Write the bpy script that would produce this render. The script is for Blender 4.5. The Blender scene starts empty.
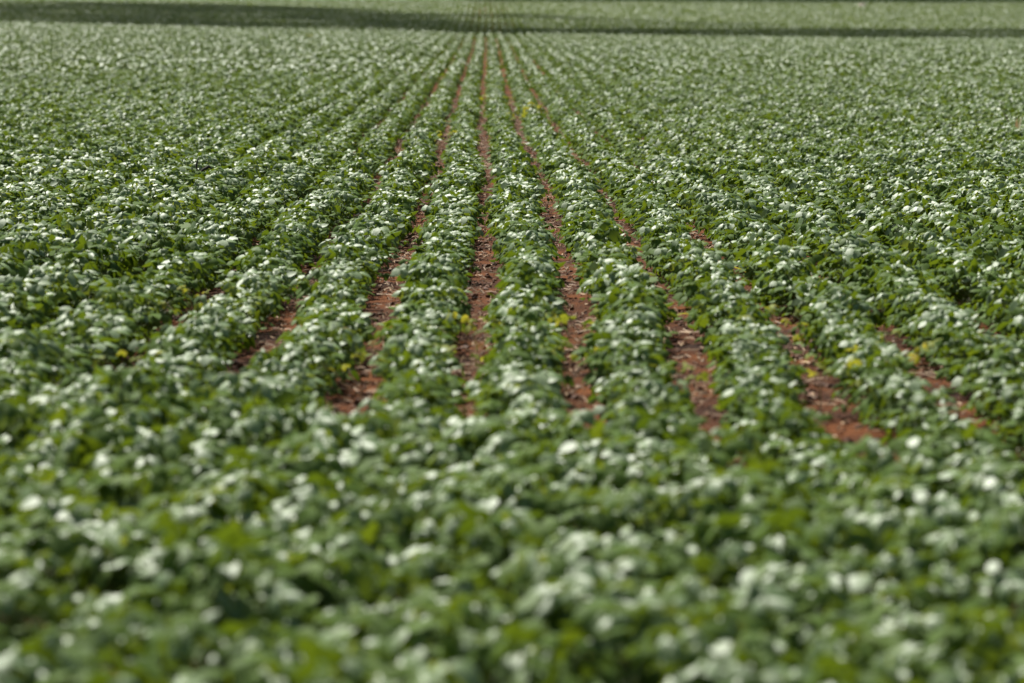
import bpy, math, random
import numpy as np
from mathutils import Vector

rng = np.random.default_rng(11)
random.seed(11)
R = math.radians
sc = bpy.context.scene
COL = sc.collection

# ------------------------------------------------------------------ camera facts
CAM_H = 1.6
FOCAL, SENSOR = 135.0, 36.0
W_PX, H_PX = 1024, 683
F_PX = FOCAL / SENSOR * W_PX
YAW, PITCH = R(0.39), R(4.76)          # to the right, down
FOCUS = 29.0

def project(x, y, z):
    """world point(s) -> pixel (used to choose which plants are in the frame)"""
    z = z - CAM_H
    xr = x * math.cos(YAW) - y * math.sin(YAW)
    yr = x * math.sin(YAW) + y * math.cos(YAW)
    d = yr * math.cos(PITCH) - z * math.sin(PITCH)
    u = yr * math.sin(PITCH) + z * math.cos(PITCH)
    return W_PX / 2 + F_PX * xr / d, H_PX / 2 - F_PX * u / d

# ------------------------------------------------------------------ terrain
def sstep(a, b, t):
    t = np.clip((t - a) / (b - a), 0, 1)
    return t * t * (3 - 2 * t)

def ground(x, y):
    """a very long gentle rise to a low crest, a shallow dip and the far slope that climbs away"""
    x = np.asarray(x, float); y = np.asarray(y, float)
    xc = np.clip(x, -70, 70); tilt = -0.017 * xc + 0.0002 * xc * xc
    near = (0.78 + tilt) * sstep(35, 250, np.minimum(y, 206.0)) / sstep(35, 250, np.array(206.0))
    far = 0.36 + tilt + (y - 225) * 0.0165 + np.clip(y - 225, 0, 500) ** 2 * 0.9e-5
    k = sstep(207, 226, y)
    dip = -0.9 * np.exp(-((y - 217) / 6.0) ** 2)
    return near * (1 - k) + far * k + dip

# ------------------------------------------------------------------ mesh plumbing
def tri_mesh(name, V, T, mat_idx=None, attrs=None, smooth=True):
    me = bpy.data.meshes.new(name)
    nv, nt = len(V), len(T)
    me.vertices.add(nv); me.loops.add(nt * 3); me.polygons.add(nt)
    me.vertices.foreach_set('co', np.ascontiguousarray(V, np.float32).ravel())
    me.loops.foreach_set('vertex_index', np.ascontiguousarray(T, np.int32).ravel())
    me.polygons.foreach_set('loop_start', np.arange(0, nt * 3, 3, dtype=np.int32))
    me.polygons.foreach_set('use_smooth', np.full(nt, smooth, bool))
    if mat_idx is not None:
        me.polygons.foreach_set('material_index', np.ascontiguousarray(mat_idx, np.int32))
    for k, v in (attrs or {}).items():
        a = me.attributes.new(k, 'FLOAT', 'POINT')
        a.data.foreach_set('value', np.ascontiguousarray(v, np.float32))
    me.update(calc_edges=True)
    return me

def link(name, me, mats=(), parent=None):
    o = bpy.data.objects.new(name, me)
    COL.objects.link(o)
    if me is not None and not len(me.materials):
        for m in mats: me.materials.append(m)
    if parent is not None: o.parent = parent
    return o

def tag(o, label=None, cat=None, group=None, kind=None):
    for k, v in (('label', label), ('category', cat), ('group', group), ('kind', kind)):
        if v: o[k] = v
    return o

class Acc:
    """collects triangles with a material slot and a per-vertex random value"""
    def __init__(s): s.V, s.T, s.M, s.A, s.n = [], [], [], [], 0
    def add(s, V, T, m=0, a=0.5):
        V = np.asarray(V, float).reshape(-1, 3); T = np.asarray(T, int).reshape(-1, 3)
        s.V.append(V); s.T.append(T + s.n); s.M.append(np.full(len(T), m))
        s.A.append(np.broadcast_to(np.asarray(a, float), (len(V),)).copy()); s.n += len(V)
    def arrays(s):
        return np.concatenate(s.V), np.concatenate(s.T), np.concatenate(s.M), np.concatenate(s.A)
    def mesh(s, name, smooth=True):
        V, T, M, A = s.arrays()
        return tri_mesh(name, V, T, M, {'leaf_var': A}, smooth)

def norm(v):
    v = np.asarray(v, float)
    return v / np.maximum(np.linalg.norm(v, axis=-1, keepdims=True), 1e-9)

def tube(pts, radii, sides=4):
    pts = np.asarray(pts, float); n = len(pts)
    V, T = [], []
    for i in range(n):
        d = norm(pts[min(i + 1, n - 1)] - pts[max(i - 1, 0)])
        a = norm(np.cross(d, [0.31, 0.87, 0.4])); b = np.cross(d, a)
        for k in range(sides):
            t = 2 * math.pi * k / sides
            V.append(pts[i] + radii[i] * (math.cos(t) * a + math.sin(t) * b))
    for i in range(n - 1):
        for k in range(sides):
            p, q = i * sides + k, i * sides + (k + 1) % sides
            T += [(p, q, q + sides), (p, q + sides, p + sides)]
    return V, T

# ------------------------------------------------------------------ leaflets
def leaf_template(us, ws):
    """param points (u along, v across) and triangles of an ovate leaflet"""
    P, T = [(0.0, 0.0, 0.0)], []
    for u, w in list(zip(us, ws))[1:-1]:
        P += [(u, -1.0, w), (u, 0.0, w), (u, 1.0, w)]
    P.append((1.0, 0.0, 0.0))
    rows = len(us) - 2
    T += [(0, 2, 1), (0, 3, 2)]
    for r in range(rows - 1):
        a = 1 + 3 * r
        for k in (0, 1):
            T += [(a + k, a + k + 1, a + k + 4), (a + k, a + k + 4, a + k + 3)]
    a = 1 + 3 * (rows - 1); t = len(P) - 1
    T += [(a, a + 1, t), (a + 1, a + 2, t)]
    return np.array(P), np.array(T)

LOD = [leaf_template([0, .16, .38, .64, .86, 1], [0, .72, 1, .82, .40, 0]),
       leaf_template([0, .30, .68, 1], [0, 1, .80, 0]),
       leaf_template([0, .42, 1], [0, 1, 0]),
       (np.array([(0, 0, 0), (.42, -1, 1), (.42, 1, 1), (1, 0, 0)], float), np.array([(0, 3, 1), (0, 2, 3)]))]

def leaflets(lod, base, fwd, nrm, L, Wd, droop, fold, val):
    """N leaflets as one triangle soup; droop = bend along the midrib, fold = how far the halves hang"""
    P, T = LOD[lod]
    base, fwd, nrm = map(lambda a: np.asarray(a, float), (base, fwd, nrm))
    fwd = norm(fwd); side = norm(np.cross(nrm, fwd)); nrm = np.cross(fwd, side)
    N = len(base); L, Wd, droop, fold = (np.asarray(a, float).reshape(N, 1) for a in (L, Wd, droop, fold))
    u, v, w = P[:, 0][None], P[:, 1][None], P[:, 2][None]
    b = np.maximum(droop, 1e-3)
    px = np.sin(b * u) / b * L; pz = -(1 - np.cos(b * u)) / b * L
    sy = v * w * Wd / 2 * np.cos(fold); sz = np.abs(v) * w * Wd / 2 * np.sin(fold)
    # the local normal turns with the bend
    V = (base[:, None] + fwd[:, None] * (px + sz * np.sin(b * u))[..., None]
         + nrm[:, None] * (pz + sz * np.cos(b * u))[..., None] + side[:, None] * sy[..., None])
    k = P.shape[0]
    TT = T[None] + (np.arange(N) * k)[:, None, None]
    return V.reshape(-1, 3), TT.reshape(-1, 3), np.repeat(np.asarray(val, float), k)

def plant_spec(r, n_leaf=13, H=0.29, leaf=0.09, reach=1.0, pale=0.70):
    """where the trifoliate leaves of one soybean plant sit: returns leaflets and petioles"""
    B, Fw, Nm, L, Wd, Dr, Fo, Va, Pet = [], [], [], [], [], [], [], [], []
    az = r.uniform(0, 6.28)
    pale = pale * r.choice([.4, .75, 1.1, 1.4])     # share of pale highlight leaves varies from plant to plant
    for i in range(n_leaf):
        t = (i + 0.6) / n_leaf
        hz = H * (0.12 + 0.88 * t ** 0.85)
        az += math.pi + r.normal(0, 0.75)
        el = R(22 + 48 * t + r.normal(0, 9))
        pl = (0.085 + 0.085 * math.sin(math.pi * min(1, t * 0.95 + 0.12))) * r.uniform(0.75, 1.2) * reach
        hd = np.array([math.cos(az), math.sin(az), 0.0])
        p0 = np.array([0, 0, hz]); p1 = p0 + pl * (hd * math.cos(el) + np.array([0, 0, math.sin(el)]))
        Pet.append((p0, p1))
        s = leaf * r.uniform(0.78, 1.15) * (0.80 + 0.32 * math.sin(math.pi * min(1, t + 0.12)))
        tone = r.uniform(0, .70)
        sheen_leaf = False
        if r.uniform() < pale * (0.04 + 1.25 * sstep(.42, .88, t)): tone, sheen_leaf = r.uniform(.86, 1.0), True      # pale leaf, its colour standing in for sunlit sheen
        tiltn = norm(np.array([0, 0, 1.0]) + r.normal(0, 0.40, 3) * np.array([1, 1, 0]) + hd * r.normal(0.22, 0.36))
        if sheen_leaf:                                # pale leaves tilted halfway between sun and camera so they glint
            tiltn = norm(np.array([-.20, -.40, .92]) + r.normal(0, .17, 3))
        for j, yaw in enumerate((0.0, 1.25, -1.25)):
            a2 = az + yaw + r.normal(0, 0.15)
            f = np.array([math.cos(a2), math.sin(a2), 0.0])
            f = norm(f - tiltn * np.dot(f, tiltn) + np.array([0, 0, r.normal(-0.10, 0.22)]))
            B.append(p1 + (hd * 0.016 if j == 0 else 0)); Fw.append(f)
            Nm.append(norm(tiltn + r.normal(0, 0.22, 3)))
            l = s * (1.0 if j == 0 else 0.9) * r.uniform(0.92, 1.08)
            L.append(l); Wd.append(l * r.uniform(0.62, 0.76))
            Dr.append(abs(r.normal(0.85, 0.45)) + 0.05); Fo.append(R(r.normal(-20, 16)))
            Va.append(np.clip(tone + r.normal(0, 0.05), 0, .76 if tone < .8 else 1))
    return [np.array(a) for a in (B, Fw, Nm, L, Wd, Dr, Fo, Va)], Pet

def plant_stem(r, H, Pet, sides=4):
    acc = Acc()
    pts = [np.array([0, 0, -0.02])] + [np.array([r.normal(0, .004), r.normal(0, .004), H * k]) for k in (.3, .6, .85, 1.0)]
    acc.add(*tube(pts, [.0040, .0038, .0032, .0024, .0016], sides), m=0, a=.5)
    for p0, p1 in Pet:
        mid = (p0 + p1) / 2 + np.array([0, 0, -0.008])
        acc.add(*tube([p0, mid, p1], [.0018, .0015, .0012], 3), m=0, a=.5)
    return acc

# ------------------------------------------------------------------ materials
def new_mat(name):
    m = bpy.data.materials.new(name); m.use_nodes = True
    nt = m.node_tree; nt.nodes.clear()
    return m, nt, nt.nodes.new, nt.links.new

def ramp(N, stops):
    n = N('ShaderNodeValToRGB'); e = n.color_ramp.elements
    while len(e) < len(stops): e.new(0.5)
    for k, (p, c) in zip(e, stops): k.position, k.color = p, (*c, 1)
    return n

def leaf_material(name, stops, trans_stops, trans=0.31, rough=(0.60, 0.56), spec=0.07, painted_sheen=False):
    m, nt, N, Lk = new_mat(name)
    at = N('ShaderNodeAttribute'); at.attribute_name = 'leaf_var'
    oi = N('ShaderNodeObjectInfo')
    geo = N('ShaderNodeNewGeometry')
    big = N('ShaderNodeTexNoise'); big.inputs['Scale'].default_value = 0.35; big.inputs['Detail'].default_value = 3
    Lk(geo.outputs['Position'], big.inputs['Vector'])
    fine = N('ShaderNodeTexNoise'); fine.inputs['Scale'].default_value = 60; fine.inputs['Detail'].default_value = 2
    Lk(geo.outputs['Position'], fine.inputs['Vector'])
    def math_(op, a, b):
        n = N('ShaderNodeMath'); n.operation = op
        for i, q in enumerate((a, b)):
            if isinstance(q, (int, float)): n.inputs[i].default_value = q
            else: Lk(q, n.inputs[i])
        return n.outputs[0]
    # tone of a leaf: its own age, a slow drift over the field, a little mottling inside the blade
    t = math_('MULTIPLY', at.outputs['Fac'], 0.62)
    t = math_('ADD', t, math_('MULTIPLY', math_('SUBTRACT', big.outputs['Fac'], 0.5), 0.7))
    t = math_('ADD', t, math_('MULTIPLY', math_('SUBTRACT', fine.outputs['Fac'], 0.5), 0.25))
    t = math_('ADD', t, math_('MULTIPLY', math_('SUBTRACT', oi.outputs['Random'], 0.5), 0.18))
    t = math_('ADD', t, 0.16)
    c1 = ramp(N, stops); Lk(t, c1.inputs[0])
    c2 = ramp(N, trans_stops); Lk(t, c2.inputs[0])
    # highlight painted in: the marked top leaves get a paler base colour
    if painted_sheen:
        mr = N('ShaderNodeMapRange'); mr.interpolation_type = 'SMOOTHSTEP'
        mr.inputs['From Min'].default_value, mr.inputs['From Max'].default_value = .76, .92
        Lk(at.outputs['Fac'], mr.inputs['Value'])
        sv = ramp(N, [(0.35, (.125, .25, .055)), (0.65, (.25, .37, .155))]); Lk(fine.outputs['Fac'], sv.inputs[0])
        sm = N('ShaderNodeMixRGB'); Lk(mr.outputs[0], sm.inputs[0]); Lk(c1.outputs[0], sm.inputs[1]); Lk(sv.outputs[0], sm.inputs[2])
        c1 = sm
    # the underside of a blade is paler and duller
    under = N('ShaderNodeMixRGB'); under.inputs[2].default_value = (0.11, 0.17, 0.045, 1)
    Lk(math_('MULTIPLY', geo.outputs['Backfacing'], 0.6), under.inputs[0]); Lk(c1.outputs[0], under.inputs[1])
    p = N('ShaderNodeBsdfPrincipled')
    Lk(under.outputs[0], p.inputs['Base Color'])
    rr = N('ShaderNodeMapRange'); rr.inputs['To Min'].default_value, rr.inputs['To Max'].default_value = rough
    Lk(at.outputs['Fac'], rr.inputs['Value']); Lk(rr.outputs[0], p.inputs['Roughness'])
    p.inputs['Specular IOR Level'].default_value = spec
    if painted_sheen:                                     # the same pale leaves get full specular for a stronger glint
        sp = N('ShaderNodeMapRange'); sp.inputs['To Min'].default_value, sp.inputs['To Max'].default_value = spec, 1.0
        Lk(mr.outputs[0], sp.inputs['Value']); Lk(sp.outputs[0], p.inputs['Specular IOR Level'])
    tr = N('ShaderNodeBsdfTranslucent'); Lk(c2.outputs[0], tr.inputs['Color'])
    mix = N('ShaderNodeMixShader'); mix.inputs[0].default_value = trans
    Lk(p.outputs[0], mix.inputs[1]); Lk(tr.outputs[0], mix.inputs[2])
    bump = N('ShaderNodeBump'); bump.inputs['Strength'].default_value = 0.25; bump.inputs['Distance'].default_value = 0.004
    Lk(fine.outputs['Fac'], bump.inputs['Height']); Lk(bump.outputs[0], p.inputs['Normal'])
    out = N('ShaderNodeOutputMaterial'); Lk(mix.outputs[0], out.inputs[0])
    return m

M_LEAF = leaf_material('soybean_leaf',
    [(0.0, (.026, .064, .004)), (0.45, (.060, .120, .006)), (0.85, (.110, .172, .009)), (1.0, (.17, .21, .03))],
    [(0.0, (.09, .145, .008)), (0.6, (.165, .22, .010)), (1.0, (.35, .38, .025))], painted_sheen=True)
M_YELLOW = leaf_material('yellow_leaf',
    [(0.0, (.14, .18, .025)), (0.4, (.32, .31, .035)), (1.0, (.50, .45, .08))],
    [(0.0, (.22, .27, .02)), (0.5, (.42, .40, .03)), (1.0, (.62, .54, .06))], trans=.32)
M_DRY = leaf_material('dry_leaf',
    [(0.0, (.22, .14, .07)), (0.5, (.34, .24, .13)), (1.0, (.44, .33, .2))],
    [(0.0, (.3, .2, .08)), (1.0, (.4, .3, .15))], trans=.2)

def plain(name, c1, c2, scale=30, rough=0.85, bump=0.3, dist=0.004):
    m, nt, N, Lk = new_mat(name)
    geo = N('ShaderNodeNewGeometry')
    n = N('ShaderNodeTexNoise'); n.inputs['Scale'].default_value = scale; n.inputs['Detail'].default_value = 5
    Lk(geo.outputs['Position'], n.inputs['Vector'])
    r = ramp(N, [(0.3, c1), (0.7, c2)]); Lk(n.outputs['Fac'], r.inputs[0])
    p = N('ShaderNodeBsdfPrincipled'); p.inputs['Roughness'].default_value = rough
    Lk(r.outputs[0], p.inputs['Base Color'])
    b = N('ShaderNodeBump'); b.inputs['Strength'].default_value = bump; b.inputs['Distance'].default_value = dist
    Lk(n.outputs['Fac'], b.inputs['Height']); Lk(b.outputs[0], p.inputs['Normal'])
    o = N('ShaderNodeOutputMaterial'); Lk(p.outputs[0], o.inputs[0])
    return m

M_STEM = plain('soybean_stem', (.10, .15, .04), (.16, .20, .07), 80, .6)
M_CLOD = plain('red_clod', (.045, .016, .005), (.155, .057, .016), 25)
M_STRAW = plain('crop_residue', (.15, .075, .03), (.40, .26, .13), 14, .7)
M_TWIG = plain('dark_twig', (.020, .016, .013), (.05, .04, .03), 60)
M_MOUND = plain('pale_earth', (.24, .18, .15), (.34, .26, .22), 6)

def soil_material():
    m, nt, N, Lk = new_mat('red_soil')
    geo = N('ShaderNodeNewGeometry')
    a = N('ShaderNodeTexNoise'); a.inputs['Scale'].default_value = 1.3; a.inputs['Detail'].default_value = 8
    b = N('ShaderNodeTexNoise'); b.inputs['Scale'].default_value = 38; b.inputs['Detail'].default_value = 6; b.inputs['Roughness'].default_value = .8
    v = N('ShaderNodeTexVoronoi'); v.inputs['Scale'].default_value = 26
    for n in (a, b, v): Lk(geo.outputs['Position'], n.inputs['Vector'])
    mx = N('ShaderNodeMath'); mx.operation = 'MULTIPLY_ADD'; mx.inputs[1].default_value = .5
    Lk(a.outputs['Fac'], mx.inputs[0])
    hb = N('ShaderNodeMath'); hb.operation = 'MULTIPLY'; hb.inputs[1].default_value = .5
    Lk(b.outputs['Fac'], hb.inputs[0]); Lk(hb.outputs[0], mx.inputs[2])
    r = ramp(N, [(0.41, (.022, .008, .003)), (0.5, (.082, .025, .005)), (0.59, (.180, .058, .012))]); Lk(mx.outputs[0], r.inputs[0])
    p = N('ShaderNodeBsdfPrincipled'); p.inputs['Roughness'].default_value = .95; p.inputs['Specular IOR Level'].default_value = .15
    Lk(r.outputs[0], p.inputs['Base Color'])
    h = N('ShaderNodeMath'); h.operation = 'MULTIPLY_ADD'; h.inputs[1].default_value = -.6
    Lk(v.outputs['Distance'], h.inputs[0]); Lk(b.outputs['Fac'], h.inputs[2])
    bp = N('ShaderNodeBump'); bp.inputs['Strength'].default_value = .8; bp.inputs['Distance'].default_value = .03
    Lk(h.outputs[0], bp.inputs['Height']); Lk(bp.outputs[0], p.inputs['Normal'])
    o = N('ShaderNodeOutputMaterial'); Lk(p.outputs[0], o.inputs[0])
    return m

# ------------------------------------------------------------------ the ground: one sheet to the horizon
ys = np.concatenate([np.arange(-40, 0, 4), np.arange(0, 60, .5), np.arange(60, 200, 4), np.arange(200, 240, 1), np.arange(240, 700, 10), np.geomspace(700, 6000, 24)])
xs = np.concatenate([-np.geomspace(6000, 100, 16), np.arange(-96, -8, 4), np.arange(-8, 8, .5), np.arange(8, 100, 4), np.geomspace(100, 6000, 16)])
X, Y = np.meshgrid(xs, ys)
Z = ground(X, np.minimum(Y, 900))
V = np.stack([X, Y, Z], -1).reshape(-1, 3)
nx, ny = len(xs), len(ys)
I = (np.arange(ny - 1)[:, None] * nx + np.arange(nx - 1)[None]).ravel()
T = np.concatenate([np.stack([I, I + 1, I + nx + 1], 1), np.stack([I, I + nx + 1, I + nx], 1)])
soil = link('soil_ground', tri_mesh('soil_ground', V, T), [soil_material()])
tag(soil, kind='structure')

# ------------------------------------------------------------------ planting plan
ROW0, PITCH_ROW = 0.225, 0.5
def wave(y, x0):
    return 0.035 * np.sin(y / 5.2 + 0.6) * np.exp(-((y - 24) / 30.0) ** 2) + 0.03 * np.sin(y / 23.0 + 1.0) \
        - (0.05 + 0.15 * sstep(-.6, 1.4, x0)) * np.exp(-((y - 14.0) / 3.2) ** 2)

def edge(x):
    """where the lengthwise rows stop and the cross rows of the headland begin"""
    x = np.asarray(x, float)
    return 14.5 - 3.1 * sstep(-1.7, 1.7, x) - 0.10 * np.clip(x - 1.7, 0, 8) + .14 * np.sin(5.1 * x + 1) + .10 * np.sin(11.7 * x)

_ph = rng.uniform(0, 6.28, 8)
def patchy(x, y):
    s = 0
    for i, (a, b) in enumerate(((.9, .21), (-.5, .37), (.23, .11), (1.7, -.6), (.07, .05), (-.11, .03))):
        s = s + np.sin(a * x + b * y + _ph[i])
    return s / 6

def in_wedge(x, y, extra):
    c = y * math.tan(YAW)
    return np.abs(x - c) < 0.1345 * y + extra

def rows(y0, y1, step, pitch=PITCH_ROW, jitter=.35):
    half = 0.1345 * y1 + 3.2 + .02 * y1
    ks = np.arange(math.floor((-half - ROW0) / pitch), math.ceil((half - ROW0) / pitch) + 1)
    out = []
    n = int((y1 - y0) / step)
    for k in ks:
        y = y0 + (np.arange(n) + rng.uniform(-jitter, jitter, n) + rng.uniform()) * step
        x = ROW0 + k * pitch + wave(y, ROW0 + k * pitch) + rng.normal(0, .028 + .022 * min(1.0, abs(k) / 5), n) + .048 * np.sin(y * .9 + k * 2.4) * np.sin(y * .37 + k)
        keep = in_wedge(x, y, 2.2 + .02 * y)
        out.append(np.stack([x[keep], y[keep]], 1))
    return np.concatenate(out)

# lengthwise rows near the camera
A = rows(10.5, 39, .13); A = A[A[:, 1] > edge(A[:, 0])]
# cross rows of the headland
hx = []
for j in range(0, 22):
    n = 90
    x = -5.6 + (np.arange(n) + rng.uniform(-.35, .35, n)) * .128
    y = edge(x) - .16 - j * .41 + rng.normal(0, .03, n)
    k = in_wedge(x, y, 2.2) & (y > 4.6)
    hx.append(np.stack([x[k], y[k]], 1))
Hd = np.concatenate(hx)

def vigour(x, y, head=False):
    v = 0.97 + 0.13 * patchy(x, y) + rng.normal(0, .09, len(x))
    v = v + .10 * sstep(1.3, 2.8, np.abs(x - .2)) + .08 * sstep(-1.1, -2.4, x)
    if head: v = v + .04
    else: v = v - .15 * np.exp(-((x - 1.9) / .9) ** 2) * sstep(22, 13, y) - .05 * np.exp(-((x + 1.0) / .5) ** 2) * sstep(26, 17, y)
    return np.clip(v, .62, 1.3)

near = np.concatenate([np.c_[Hd, vigour(Hd[:, 0], Hd[:, 1], True)], np.c_[A, vigour(A[:, 0], A[:, 1])]])
gz = ground(near[:, 0], near[:, 1])
px, py = project(near[:, 0], near[:, 1], gz + .30)
shown = (px > -6) & (px < W_PX + 6) & (py < H_PX + 8)
order = np.argsort(near[:, 1] + np.where(shown, 0, 1e6))
chosen = np.zeros(len(near), bool); chosen[order[:300]] = True

# ------------------------------------------------------------------ the nearest 300 plants: one object each
NV = 16
specs, protos = [], []
for i in range(NV):
    r = np.random.default_rng(100 + i)
    H = r.uniform(.155, .20)
    sp, pet = plant_spec(r, 25, H, .066, .98)
    specs.append((H, sp, pet))
    a = Acc(); Vv, Tt, va = leaflets(0, *sp); a.add(Vv, Tt, 0, va)
    me_l = a.mesh('soybean_leaves'); me_l.materials.append(M_LEAF)
    me_s = plant_stem(r, H, pet).mesh('soybean_stem'); me_s.materials.append(M_STEM)
    protos.append((me_l, me_s))

LBL = 'green soybean plant in the blurred foreground canopy, one of the dense leafy cross rows'
LBL2 = 'green soybean plant at the near end of a lengthwise row, just behind the cross rows'
for idx in np.where(chosen)[0]:
    x, y, v = near[idx]
    root = bpy.data.objects.new('soybean_plant', None); COL.objects.link(root)
    root.empty_display_size = .1
    root.location = (x, y, float(gz[idx])); root.rotation_euler = (rng.normal(0, .06), rng.normal(0, .06), rng.uniform(-.55, .55))
    root.scale = (v, v, v * rng.uniform(.88, 1.14))
    if y <= float(edge(x)) - .1: tag(root, LBL, 'soybean plant', 'soybean plants of the foreground cross rows')
    else: tag(root, LBL2, 'soybean plant', 'soybean plants at the near ends of the lengthwise rows')
    me_l, me_s = protos[rng.integers(NV)]
    link('leaves', me_l, parent=root); link('stem', me_s, parent=root)

# ------------------------------------------------------------------ the rest of the crop: one object
canopy = Acc()
def scatter(pts, lod, variants, tilt=.06, tone=True):
    """stamp plant variants (V, T, material, tone) at pts (x, y, scale)"""
    which = rng.integers(len(variants), size=len(pts))
    for k, (V, T, M, A_) in enumerate(variants):
        p = pts[which == k]
        if not len(p): continue
        n = len(p); th = rng.uniform(-.55, .55, n); c, s = np.cos(th)[:, None], np.sin(th)[:, None]
        tx, ty = rng.normal(0, tilt, (n, 1)), rng.normal(0, tilt, (n, 1))
        sc_ = p[:, 2:3]; sz = sc_ * rng.uniform(.88, 1.14, (n, 1))
        vx = (V[None, :, 0] * c - V[None, :, 1] * s); vy = (V[None, :, 0] * s + V[None, :, 1] * c); vz = V[None, :, 2] + 0 * vx
        wx = vx + tx * vz; wy = vy + ty * vz; wz = vz - tx * vx - ty * vy
        g = ground(p[:, 0], p[:, 1])[:, None]
        W = np.stack([p[:, 0:1] + wx * sc_, p[:, 1:2] + wy * sc_, g + wz * sz], -1).reshape(-1, 3)
        TT = (T[None] + (np.arange(n) * len(V))[:, None, None]).reshape(-1, 3)
        val = np.clip(A_[None] + rng.normal(0, .04, (n, 1)), 0, 1).reshape(-1)
        canopy.V.append(W); canopy.T.append(TT + canopy.n); canopy.M.append(np.tile(M, n)); canopy.A.append(val); canopy.n += len(W)

def variant(lod, seed, n_leaf, leaf, stems, reach=.88, pale=.55):
    r = np.random.default_rng(seed); H = r.uniform(.15, .19)
    sp, pet = plant_spec(r, n_leaf, H, leaf, reach, pale)
    a = Acc(); Vv, Tt, va = leaflets(lod, *sp); a.add(Vv, Tt, 0, va)
    if stems:
        for p0, p1 in pet:
            a.add(*tube([p0, p1], [.0017, .0013], 3), m=1, a=.5)
        a.add(*tube([(0, 0, -.02), (0, 0, H)], [.004, .002], 3), m=1, a=.5)
    return a.arrays()

v1 = [variant(1, 300 + i, 24, .060, True, .84, .70) for i in range(26)]
scatter(near[~chosen], 1, v1)
B_ = rows(39, 90, .15); scatter(np.c_[B_, vigour(B_[:, 0], B_[:, 1])], 2, [variant(2, 400 + i, 17, .071, False, .75, .42) for i in range(16)])
C_ = rows(90, 209, .20); scatter(np.c_[C_, vigour(C_[:, 0], C_[:, 1])], 3, [variant(3, 500 + i, 11, .095, False, .63, .24) for i in range(16)])
D_ = rows(209, 450, .30); scatter(np.c_[D_, vigour(D_[:, 0], D_[:, 1])], 3, [variant(3, 600 + i, 8, .13, False, .72, .34) for i in range(16)])
E_ = rows(450, 860, 1.5); scatter(np.c_[E_, vigour(E_[:, 0], E_[:, 1])], 3, [variant(3, 700 + i, 6, .26, False, 1.3, .30) for i in range(8)])
me = canopy.mesh('soybean_canopy')
can = link('soybean_canopy', me, [M_LEAF, M_STEM])
tag(can, 'continuous green soybean crop running in long rows behind the front plants', 'crop', kind='stuff')
print('CANOPY tris', len(me.polygons), 'near', len(near), 'chosen span', near[chosen][:, 1].min(), near[chosen][:, 1].max())
canopy = None

# ------------------------------------------------------------------ clods and straw lying in the furrows
def furrow_points(n, y0, y1, xmax, spread=.085):
    y = y0 + (y1 - y0) * rng.uniform(0, 1, n) ** 1.25
    k = rng.integers(-int(xmax / .5) - 1, int(xmax / .5) + 1, n)
    x = ROW0 - .25 + k * .5 + wave(y, ROW0 - .25 + k * .5) + rng.normal(0, spread, n)
    keep = y > edge(x) - .4
    return x[keep], y[keep]

ico_v, ico_t = [], []
t_ = (1 + 5 ** .5) / 2
ico_v = norm(np.array([(-1, t_, 0), (1, t_, 0), (-1, -t_, 0), (1, -t_, 0), (0, -1, t_), (0, 1, t_), (0, -1, -t_), (0, 1, -t_), (t_, 0, -1), (t_, 0, 1), (-t_, 0, -1), (-t_, 0, 1)], float))
ico_t = np.array([(0, 11, 5), (0, 5, 1), (0, 1, 7), (0, 7, 10), (0, 10, 11), (1, 5, 9), (5, 11, 4), (11, 10, 2), (10, 7, 6), (7, 1, 8), (3, 9, 4), (3, 4, 2), (3, 2, 6), (3, 6, 8), (3, 8, 9), (4, 9, 5), (2, 4, 11), (6, 2, 10), (8, 6, 7), (9, 8, 1)])
x, y = furrow_points(42000, 10, 75, 4, .10)
n = len(x); s = np.minimum(np.exp(rng.normal(math.log(.008), .55, n)), .022)
Vc = ico_v[None] * (1 + rng.normal(0, .22, (n, 12, 1))) * s[:, None, None] * np.stack([rng.uniform(.8, 1.5, n), rng.uniform(.8, 1.5, n), rng.uniform(.5, .9, n)], 1)[:, None]
Vc = Vc + np.stack([x, y, ground(x, y) + s * .3], 1)[:, None]
Tc = (ico_t[None] + (np.arange(n) * 12)[:, None, None]).reshape(-1, 3)
o = link('soil_clods', tri_mesh('soil_clods', Vc.reshape(-1, 3), Tc, smooth=False), [M_CLOD])
tag(o, 'small red clods crumbled over the bare furrows between the rows', 'clods', kind='stuff')

x, y = furrow_points(24000, 10, 75, 4, .10)
n = len(x); L = np.exp(rng.normal(math.log(.045), .5, n)); th = rng.uniform(0, 3.14, n); wd = rng.uniform(.002, .006, n)
dx, dy = np.cos(th), np.sin(th); g = ground(x, y) + .008 + rng.uniform(0, .015, n)
t3 = np.array([-1, 0, 1.0])
cx = x[:, None] + dx[:, None] * t3 * L[:, None] / 2; cy = y[:, None] + dy[:, None] * t3 * L[:, None] / 2
cz = g[:, None] + rng.normal(0, .006, (n, 3)) + np.array([0, .006, 0])
ringx = np.array([-1, 1, 0.0]); ringz = np.array([0, 0, 1.0])
Vs = np.stack([cx[:, :, None] - dy[:, None, None] * ringx * wd[:, None, None], cy[:, :, None] + dx[:, None, None] * ringx * wd[:, None, None], cz[:, :, None] + ringz * wd[:, None, None]], -1)
st = []
for i in range(2):
    for k in range(3):
        p, q = i * 3 + k, i * 3 + (k + 1) % 3
        st += [(p, q, q + 3), (p, q + 3, p + 3)]
Ts = (np.array(st)[None] + (np.arange(n) * 9)[:, None, None]).reshape(-1, 3)
o = link('crop_straw', tri_mesh('crop_straw', Vs.reshape(-1, 3), Ts, smooth=False), [M_STRAW])
tag(o, 'dry pale straw scraps lying on the red soil of the furrows', 'straw', kind='stuff')

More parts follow.
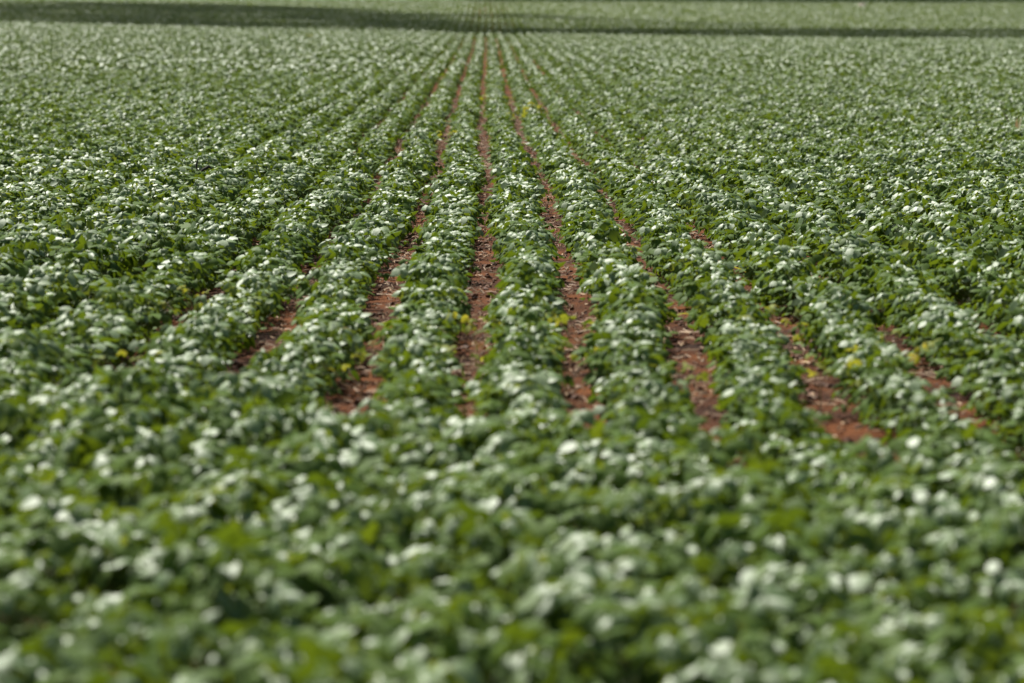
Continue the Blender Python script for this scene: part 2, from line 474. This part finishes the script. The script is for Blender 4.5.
# ------------------------------------------------------------------ single things that stand out
def at_pixel(u, v, h=0.0):
    """ground point whose height h above the soil shows at pixel (u, v)"""
    lo, hi = 5.0, 600.0
    def row(d):
        xx = (u - W_PX / 2) / F_PX * d + d * math.tan(YAW)
        return xx, project(xx, d, float(ground(xx, d)) + h)[1]
    for _ in range(50):
        m_ = (lo + hi) / 2
        if row(m_)[1] > v: lo = m_
        else: hi = m_
    xx = row(lo)[0]
    return xx, lo, float(ground(xx, lo))

def strap_leaf(r, length, width, az, lift, bend):
    """a long curling grass blade as a folded strip"""
    n = 7; pts = []; p = np.zeros(3); a = lift
    for i in range(n):
        pts.append(p.copy()); a -= bend / n
        p = p + length / n * np.array([math.cos(az) * math.cos(a), math.sin(az) * math.cos(a), math.sin(a)])
    pts = np.array(pts); side = np.array([-math.sin(az), math.cos(az), 0])
    V, T = [], []
    for i, q in enumerate(pts):
        w = width * math.sin(math.pi * (0.12 + .86 * i / (n - 1))) / 2
        V += [q - side * w + (0, 0, w * .5), q, q + side * w + (0, 0, w * .5)]
    for i in range(n - 1):
        for k in (0, 1):
            a_ = i * 3 + k
            T += [(a_, a_ + 1, a_ + 4), (a_, a_ + 4, a_ + 3)]
    return V, T

def yellow_plant(u, v, label, seed, n_leaf=4, leaf=.075, H=.10, scale=1.0, mat=None, h=.08):
    """a stunted yellowed soybean plant standing in a furrow: stem and a few leaves"""
    r = np.random.default_rng(seed)
    x, y, z = at_pixel(u, v, h)
    root = bpy.data.objects.new('yellowed_plant', None); COL.objects.link(root)
    root.location = (x, y, z); root.scale = (scale,) * 3
    tag(root, label, 'yellowed plant', 'yellowed plants in the furrows')
    sp, pet = plant_spec(r, int(n_leaf * 1.7), H, leaf * .68, 1.15, 0)
    a = Acc(); Vv, Tt, va = leaflets(0, *sp); a.add(Vv, Tt, 0, va * 1.05)
    link('leaves', a.mesh('yellow_leaves'), [mat or M_YELLOW], root)
    link('stem', plant_stem(r, H, pet).mesh('yellow_stem'), [M_STRAW], root)

def strap_weed(name, u, v, label, cat, seed, blades, L, Wd, mat, h=.1, group=None):
    r = np.random.default_rng(seed)
    x, y, z = at_pixel(u, v, h)
    root = bpy.data.objects.new(name, None); COL.objects.link(root); root.location = (x, y, z)
    tag(root, label, cat, group)
    for az, lift, bend, k in blades:
        Vv, Tt = strap_leaf(r, L * k, Wd, az, lift, bend)
        a = Acc(); a.add(Vv, Tt, 0, r.uniform(.3, 1))
        link('blade', a.mesh('blade'), [mat], root)

strap_weed('yellow_grass_weed', 706, 247, 'yellow weed with one long arching blade beside the bare furrow right of centre', 'weed', 5,
           [(2.6, 1.25, .5, .8), (0.35, 1.35, 2.3, 1.25), (0.15, .5, .6, .9), (-1.9, .9, 1.1, .8)], .33, .032, M_YELLOW, .24)
strap_weed('yellow_grass_weed', 672, 300, 'small orange-yellow curling weed at the edge of the soil strip below the arching yellow weed', 'weed', 6,
           [(2.2, 1.2, 1.2, 1), (.6, 1.1, 2.0, 1), (-1.2, .7, 1, .7)], .20, .024, M_YELLOW, .12)
yellow_plant(776, 318, 'bright yellow tuft where a soil strip opens between the right-hand rows', 21, 6, .075, .18, 1.0, None, .22)
yellow_plant(897, 346, 'orange-yellow tuft at the top of the widest bare soil patch on the right', 22, 6, .07, .18, 1.0, None, .22)
yellow_plant(475, 346, 'pale yellow plant filling the central furrow near its lower end', 23, 7, .085, .13, 1.0, None, .10)
yellow_plant(467, 374, 'small yellow-green plant lowest in the central furrow', 24, 6, .07, .13, 1.0, None, .11)
yellow_plant(582, 344, 'bright yellow plant low in the furrow just right of the central one', 25, 7, .085, .13, 1.0, None, .10)
yellow_plant(532, 104, 'largest far yellow plant, standing among the upper rows right of centre', 26, 6, .15, .27, 1.0, None, .34)
yellow_plant(485, 100, 'small far yellow plant in the central furrow high in the picture', 27, 5, .10, .16, 1.0, None, .18)
yellow_plant(509, 101, 'small yellow plant between the central furrow and the largest far yellow one', 28, 5, .10, .16, 1.0, None, .18)
yellow_plant(512, 117, 'yellow plant in the second furrow, just below two smaller far ones', 29, 5, .11, .18, 1.0, None, .2)
yellow_plant(446, 139, 'yellow-brown plant in the furrow left of the central one', 30, 5, .09, .16, 1.0, None, .16)
yellow_plant(194, 303, 'tiny yellow plant in the dark furrow at far left', 31, 5, .055, .16, 1.0, None, .2)
yellow_plant(312, 36, 'lone yellow plant near the far crest, left of the row lines', 32, 5, .28, .26, 1.0, None, .3)
yellow_plant(147, 362, 'yellow plant low in the left rows next to the blurred foreground', 33, 5, .06, .18, 1.0, None, .22)
yellow_plant(372, 362, 'withered cream-coloured plant at the lower end of the second furrow left of centre', 34, 3, .06, .06, 1.0, M_DRY, .05)

# dark dead twig poking out of the left part of the canopy
x, y, z = at_pixel(199, 163, .33)
tw = bpy.data.objects.new('dead_twig', None); COL.objects.link(tw); tw.location = (x, y, z - .02); tw.scale = (.62, .62, .8)
tag(tw, 'dark forked dead twig poking up through the leaves at upper left', 'twig')
a = Acc(); a.add(*tube([(0, 0, 0), (-.02, 0, .3), (-.035, 0, .42), (0.0, .0, .50)], [.010, .012, .016, .008], 5)); link('stalk', a.mesh('stalk'), [M_TWIG], tw)
a = Acc(); a.add(*tube([(-.02, 0, .30), (.06, -.02, .36), (.15, -.02, .40), (.21, -.02, .36)], [.010, .018, .020, .006], 5)); link('side_branch', a.mesh('side_branch'), [M_TWIG], tw)

yellow_plant(690, 398, 'yellow-green plant at the near end of the third furrow right of the central one', 35, 5, .07, .12, 1.0, None, .12)
yellow_plant(822, 392, 'yellow-green plant low in the broad soil strip on the right', 36, 5, .065, .11, 1.0, None, .11)
yellow_plant(360, 378, 'yellow-green plant at the near end of the furrow left of the central one', 37, 5, .065, .12, 1.0, None, .12)
yellow_plant(567, 372, 'pale yellow-green plant just below the bright yellow one right of the centre', 38, 5, .07, .12, 1.0, None, .12)
strap_weed('dry_weed', 1016, 117, 'greyish brown dried weed standing above the crop at the right edge', 'weed', 8,
           [(az, l, b, k) for az, l, b, k in ((0, 1.3, .6, 1), (1.2, 1.2, .7, .9), (2.4, 1.35, .6, 1.1), (3.5, 1.2, .9, .9), (4.6, 1.1, .7, 1), (5.5, 1.3, 1.0, .8))], .60, .04, M_DRY, .35)

# pale mound of earth far away on the opposite slope
x, y, z = at_pixel(861, 4, .4)
a = Acc(); ns = 22; rings = 7; V, T = [], []
for i in range(rings):
    q = i / (rings - 1); rad = .42 * math.cos(q * math.pi / 2) ** .7 + .02
    for k in range(ns):
        th = 2 * math.pi * k / ns; w = 1 + .14 * math.sin(3 * th + 1) + .08 * math.sin(7 * th + q * 5)
        V.append((rad * w * math.cos(th), rad * w * math.sin(th), .5 * math.sin(q * math.pi / 2) - .05))
for i in range(rings - 1):
    for k in range(ns):
        p, q2 = i * ns + k, i * ns + (k + 1) % ns
        T += [(p, q2, q2 + ns), (p, q2 + ns, p + ns)]
a.add(V, T); o = link('earth_mound', a.mesh('earth_mound'), [M_MOUND]); o.location = (x, y, z)
tag(o, 'small pale pinkish earth mound on the far slope at upper right', 'mound')

# ------------------------------------------------------------------ sun, sky, added shade clouds
SUN_EL, SUN_AZ = R(54), R(-32)                    # azimuth from +Y towards +X: the sun is ahead and to the left
sd = Vector((math.sin(SUN_AZ) * math.cos(SUN_EL), math.cos(SUN_AZ) * math.cos(SUN_EL), math.sin(SUN_EL)))
sun = bpy.data.lights.new('sun', 'SUN'); sun.energy = 5.0; sun.angle = R(.53); sun.color = (1, .965, .90)
so = bpy.data.objects.new('sun', sun); COL.objects.link(so); so.rotation_euler = sd.to_track_quat('Z', 'Y').to_euler()
w = bpy.data.worlds.new('World'); sc.world = w; w.use_nodes = True
nt = w.node_tree; bg = nt.nodes['Background']
sky = nt.nodes.new('ShaderNodeTexSky'); sky.sky_type = 'NISHITA'; sky.sun_disc = False
sky.sun_elevation = SUN_EL; sky.sun_rotation = SUN_AZ; sky.dust_density = 2.5; sky.air_density = 1.0
nt.links.new(sky.outputs[0], bg.inputs[0]); bg.inputs[1].default_value = .055

m, nt, N, Lk = new_mat('cloud_white')
p = N('ShaderNodeBsdfPrincipled'); p.inputs['Base Color'].default_value = (.85, .85, .86, 1); p.inputs['Roughness'].default_value = 1
o_ = N('ShaderNodeOutputMaterial'); Lk(p.outputs[0], o_.inputs[0]); M_CLOUD = m

def point_in(poly, x, y):
    inside = False; j = len(poly) - 1
    for i in range(len(poly)):
        (xi, yi), (xj, yj) = poly[i], poly[j]
        if (yi > y) != (yj > y) and x < (xj - xi) * (y - yi) / (yj - yi) + xi: inside = not inside
        j = i
    return inside

def shade_cloud(poly, seed, step=6.0, alt=720.0, fringe=None):  # added out of view, outlined so its shadow makes the far dark band
    """an unseen cumulus of many puffs, high up along the sun's direction from the ground it shades"""
    r = random.Random(seed); acc = Acc()
    xs_ = [p[0] for p in poly]; ys_ = [p[1] for p in poly]
    gx = min(xs_)
    while gx < max(xs_):
        gy = min(ys_)
        while gy < max(ys_):
            qx, qy = gx + r.uniform(-2, 2), gy + r.uniform(-2, 2)
            if point_in(poly, qx, qy):
                rad = step * r.uniform(.58, .76)
                k = alt / sd.z
                c = Vector((qx, qy, 1)) + sd * k + Vector((0, 0, r.uniform(-2, 2)))
                acc.add(ico_v * (rad, rad, rad * .55) + np.array(c), ico_t)
            gy += step
        gx += step
    for _ in range(90 if fringe else 0):                      # sparse puffs added to soften the shadow's edge
        qx, qy = r.uniform(-20, 30), r.uniform(260, 340)
        if point_in(fringe, qx, qy):
            rad = r.uniform(2.5, 4.5)
            acc.add(ico_v * (rad, rad, rad * .5) + np.array(Vector((qx, qy, 1)) + sd * (alt / sd.z)), ico_t)
    o = link('shade_cloud', acc.mesh('shade_cloud'), [M_CLOUD]); tag(o, kind='structure')

shade_cloud([(-80, 212), (80, 216), (80, 290), (42, 279), (23, 273), (8, 266), (1, 272), (-3, 300), (-9, 334), (-24, 338), (-41, 318), (-80, 300)], 3, 5.0,
      fringe=[(-9, 325), (0, 325), (10, 300), (24, 284), (8, 266), (-4, 270)])
shade_cloud([(-6, 392), (12, 406), (36, 412), (60, 408), (95, 405), (95, 520), (-6, 520)], 4, 7.0)

# ------------------------------------------------------------------ camera
cam = bpy.data.cameras.new('camera'); co = bpy.data.objects.new('camera', cam); COL.objects.link(co)
cam.lens, cam.sensor_width = FOCAL, SENSOR; cam.clip_start, cam.clip_end = .1, 20000
co.location = (0, 0, CAM_H); co.rotation_euler = (math.pi / 2 - PITCH, 0, -YAW)
cam.dof.use_dof = True; cam.dof.focus_distance = FOCUS; cam.dof.aperture_fstop = 3.3; cam.dof.aperture_blades = 9
sc.camera = co

vs = sc.view_settings
vs.view_transform = 'Standard'; vs.look = 'None'; vs.gamma = 1; vs.use_curve_mapping = False; vs.exposure = 0.82
sc.cycles.max_bounces = 7; sc.cycles.diffuse_bounces = 3; sc.cycles.transmission_bounces = 3
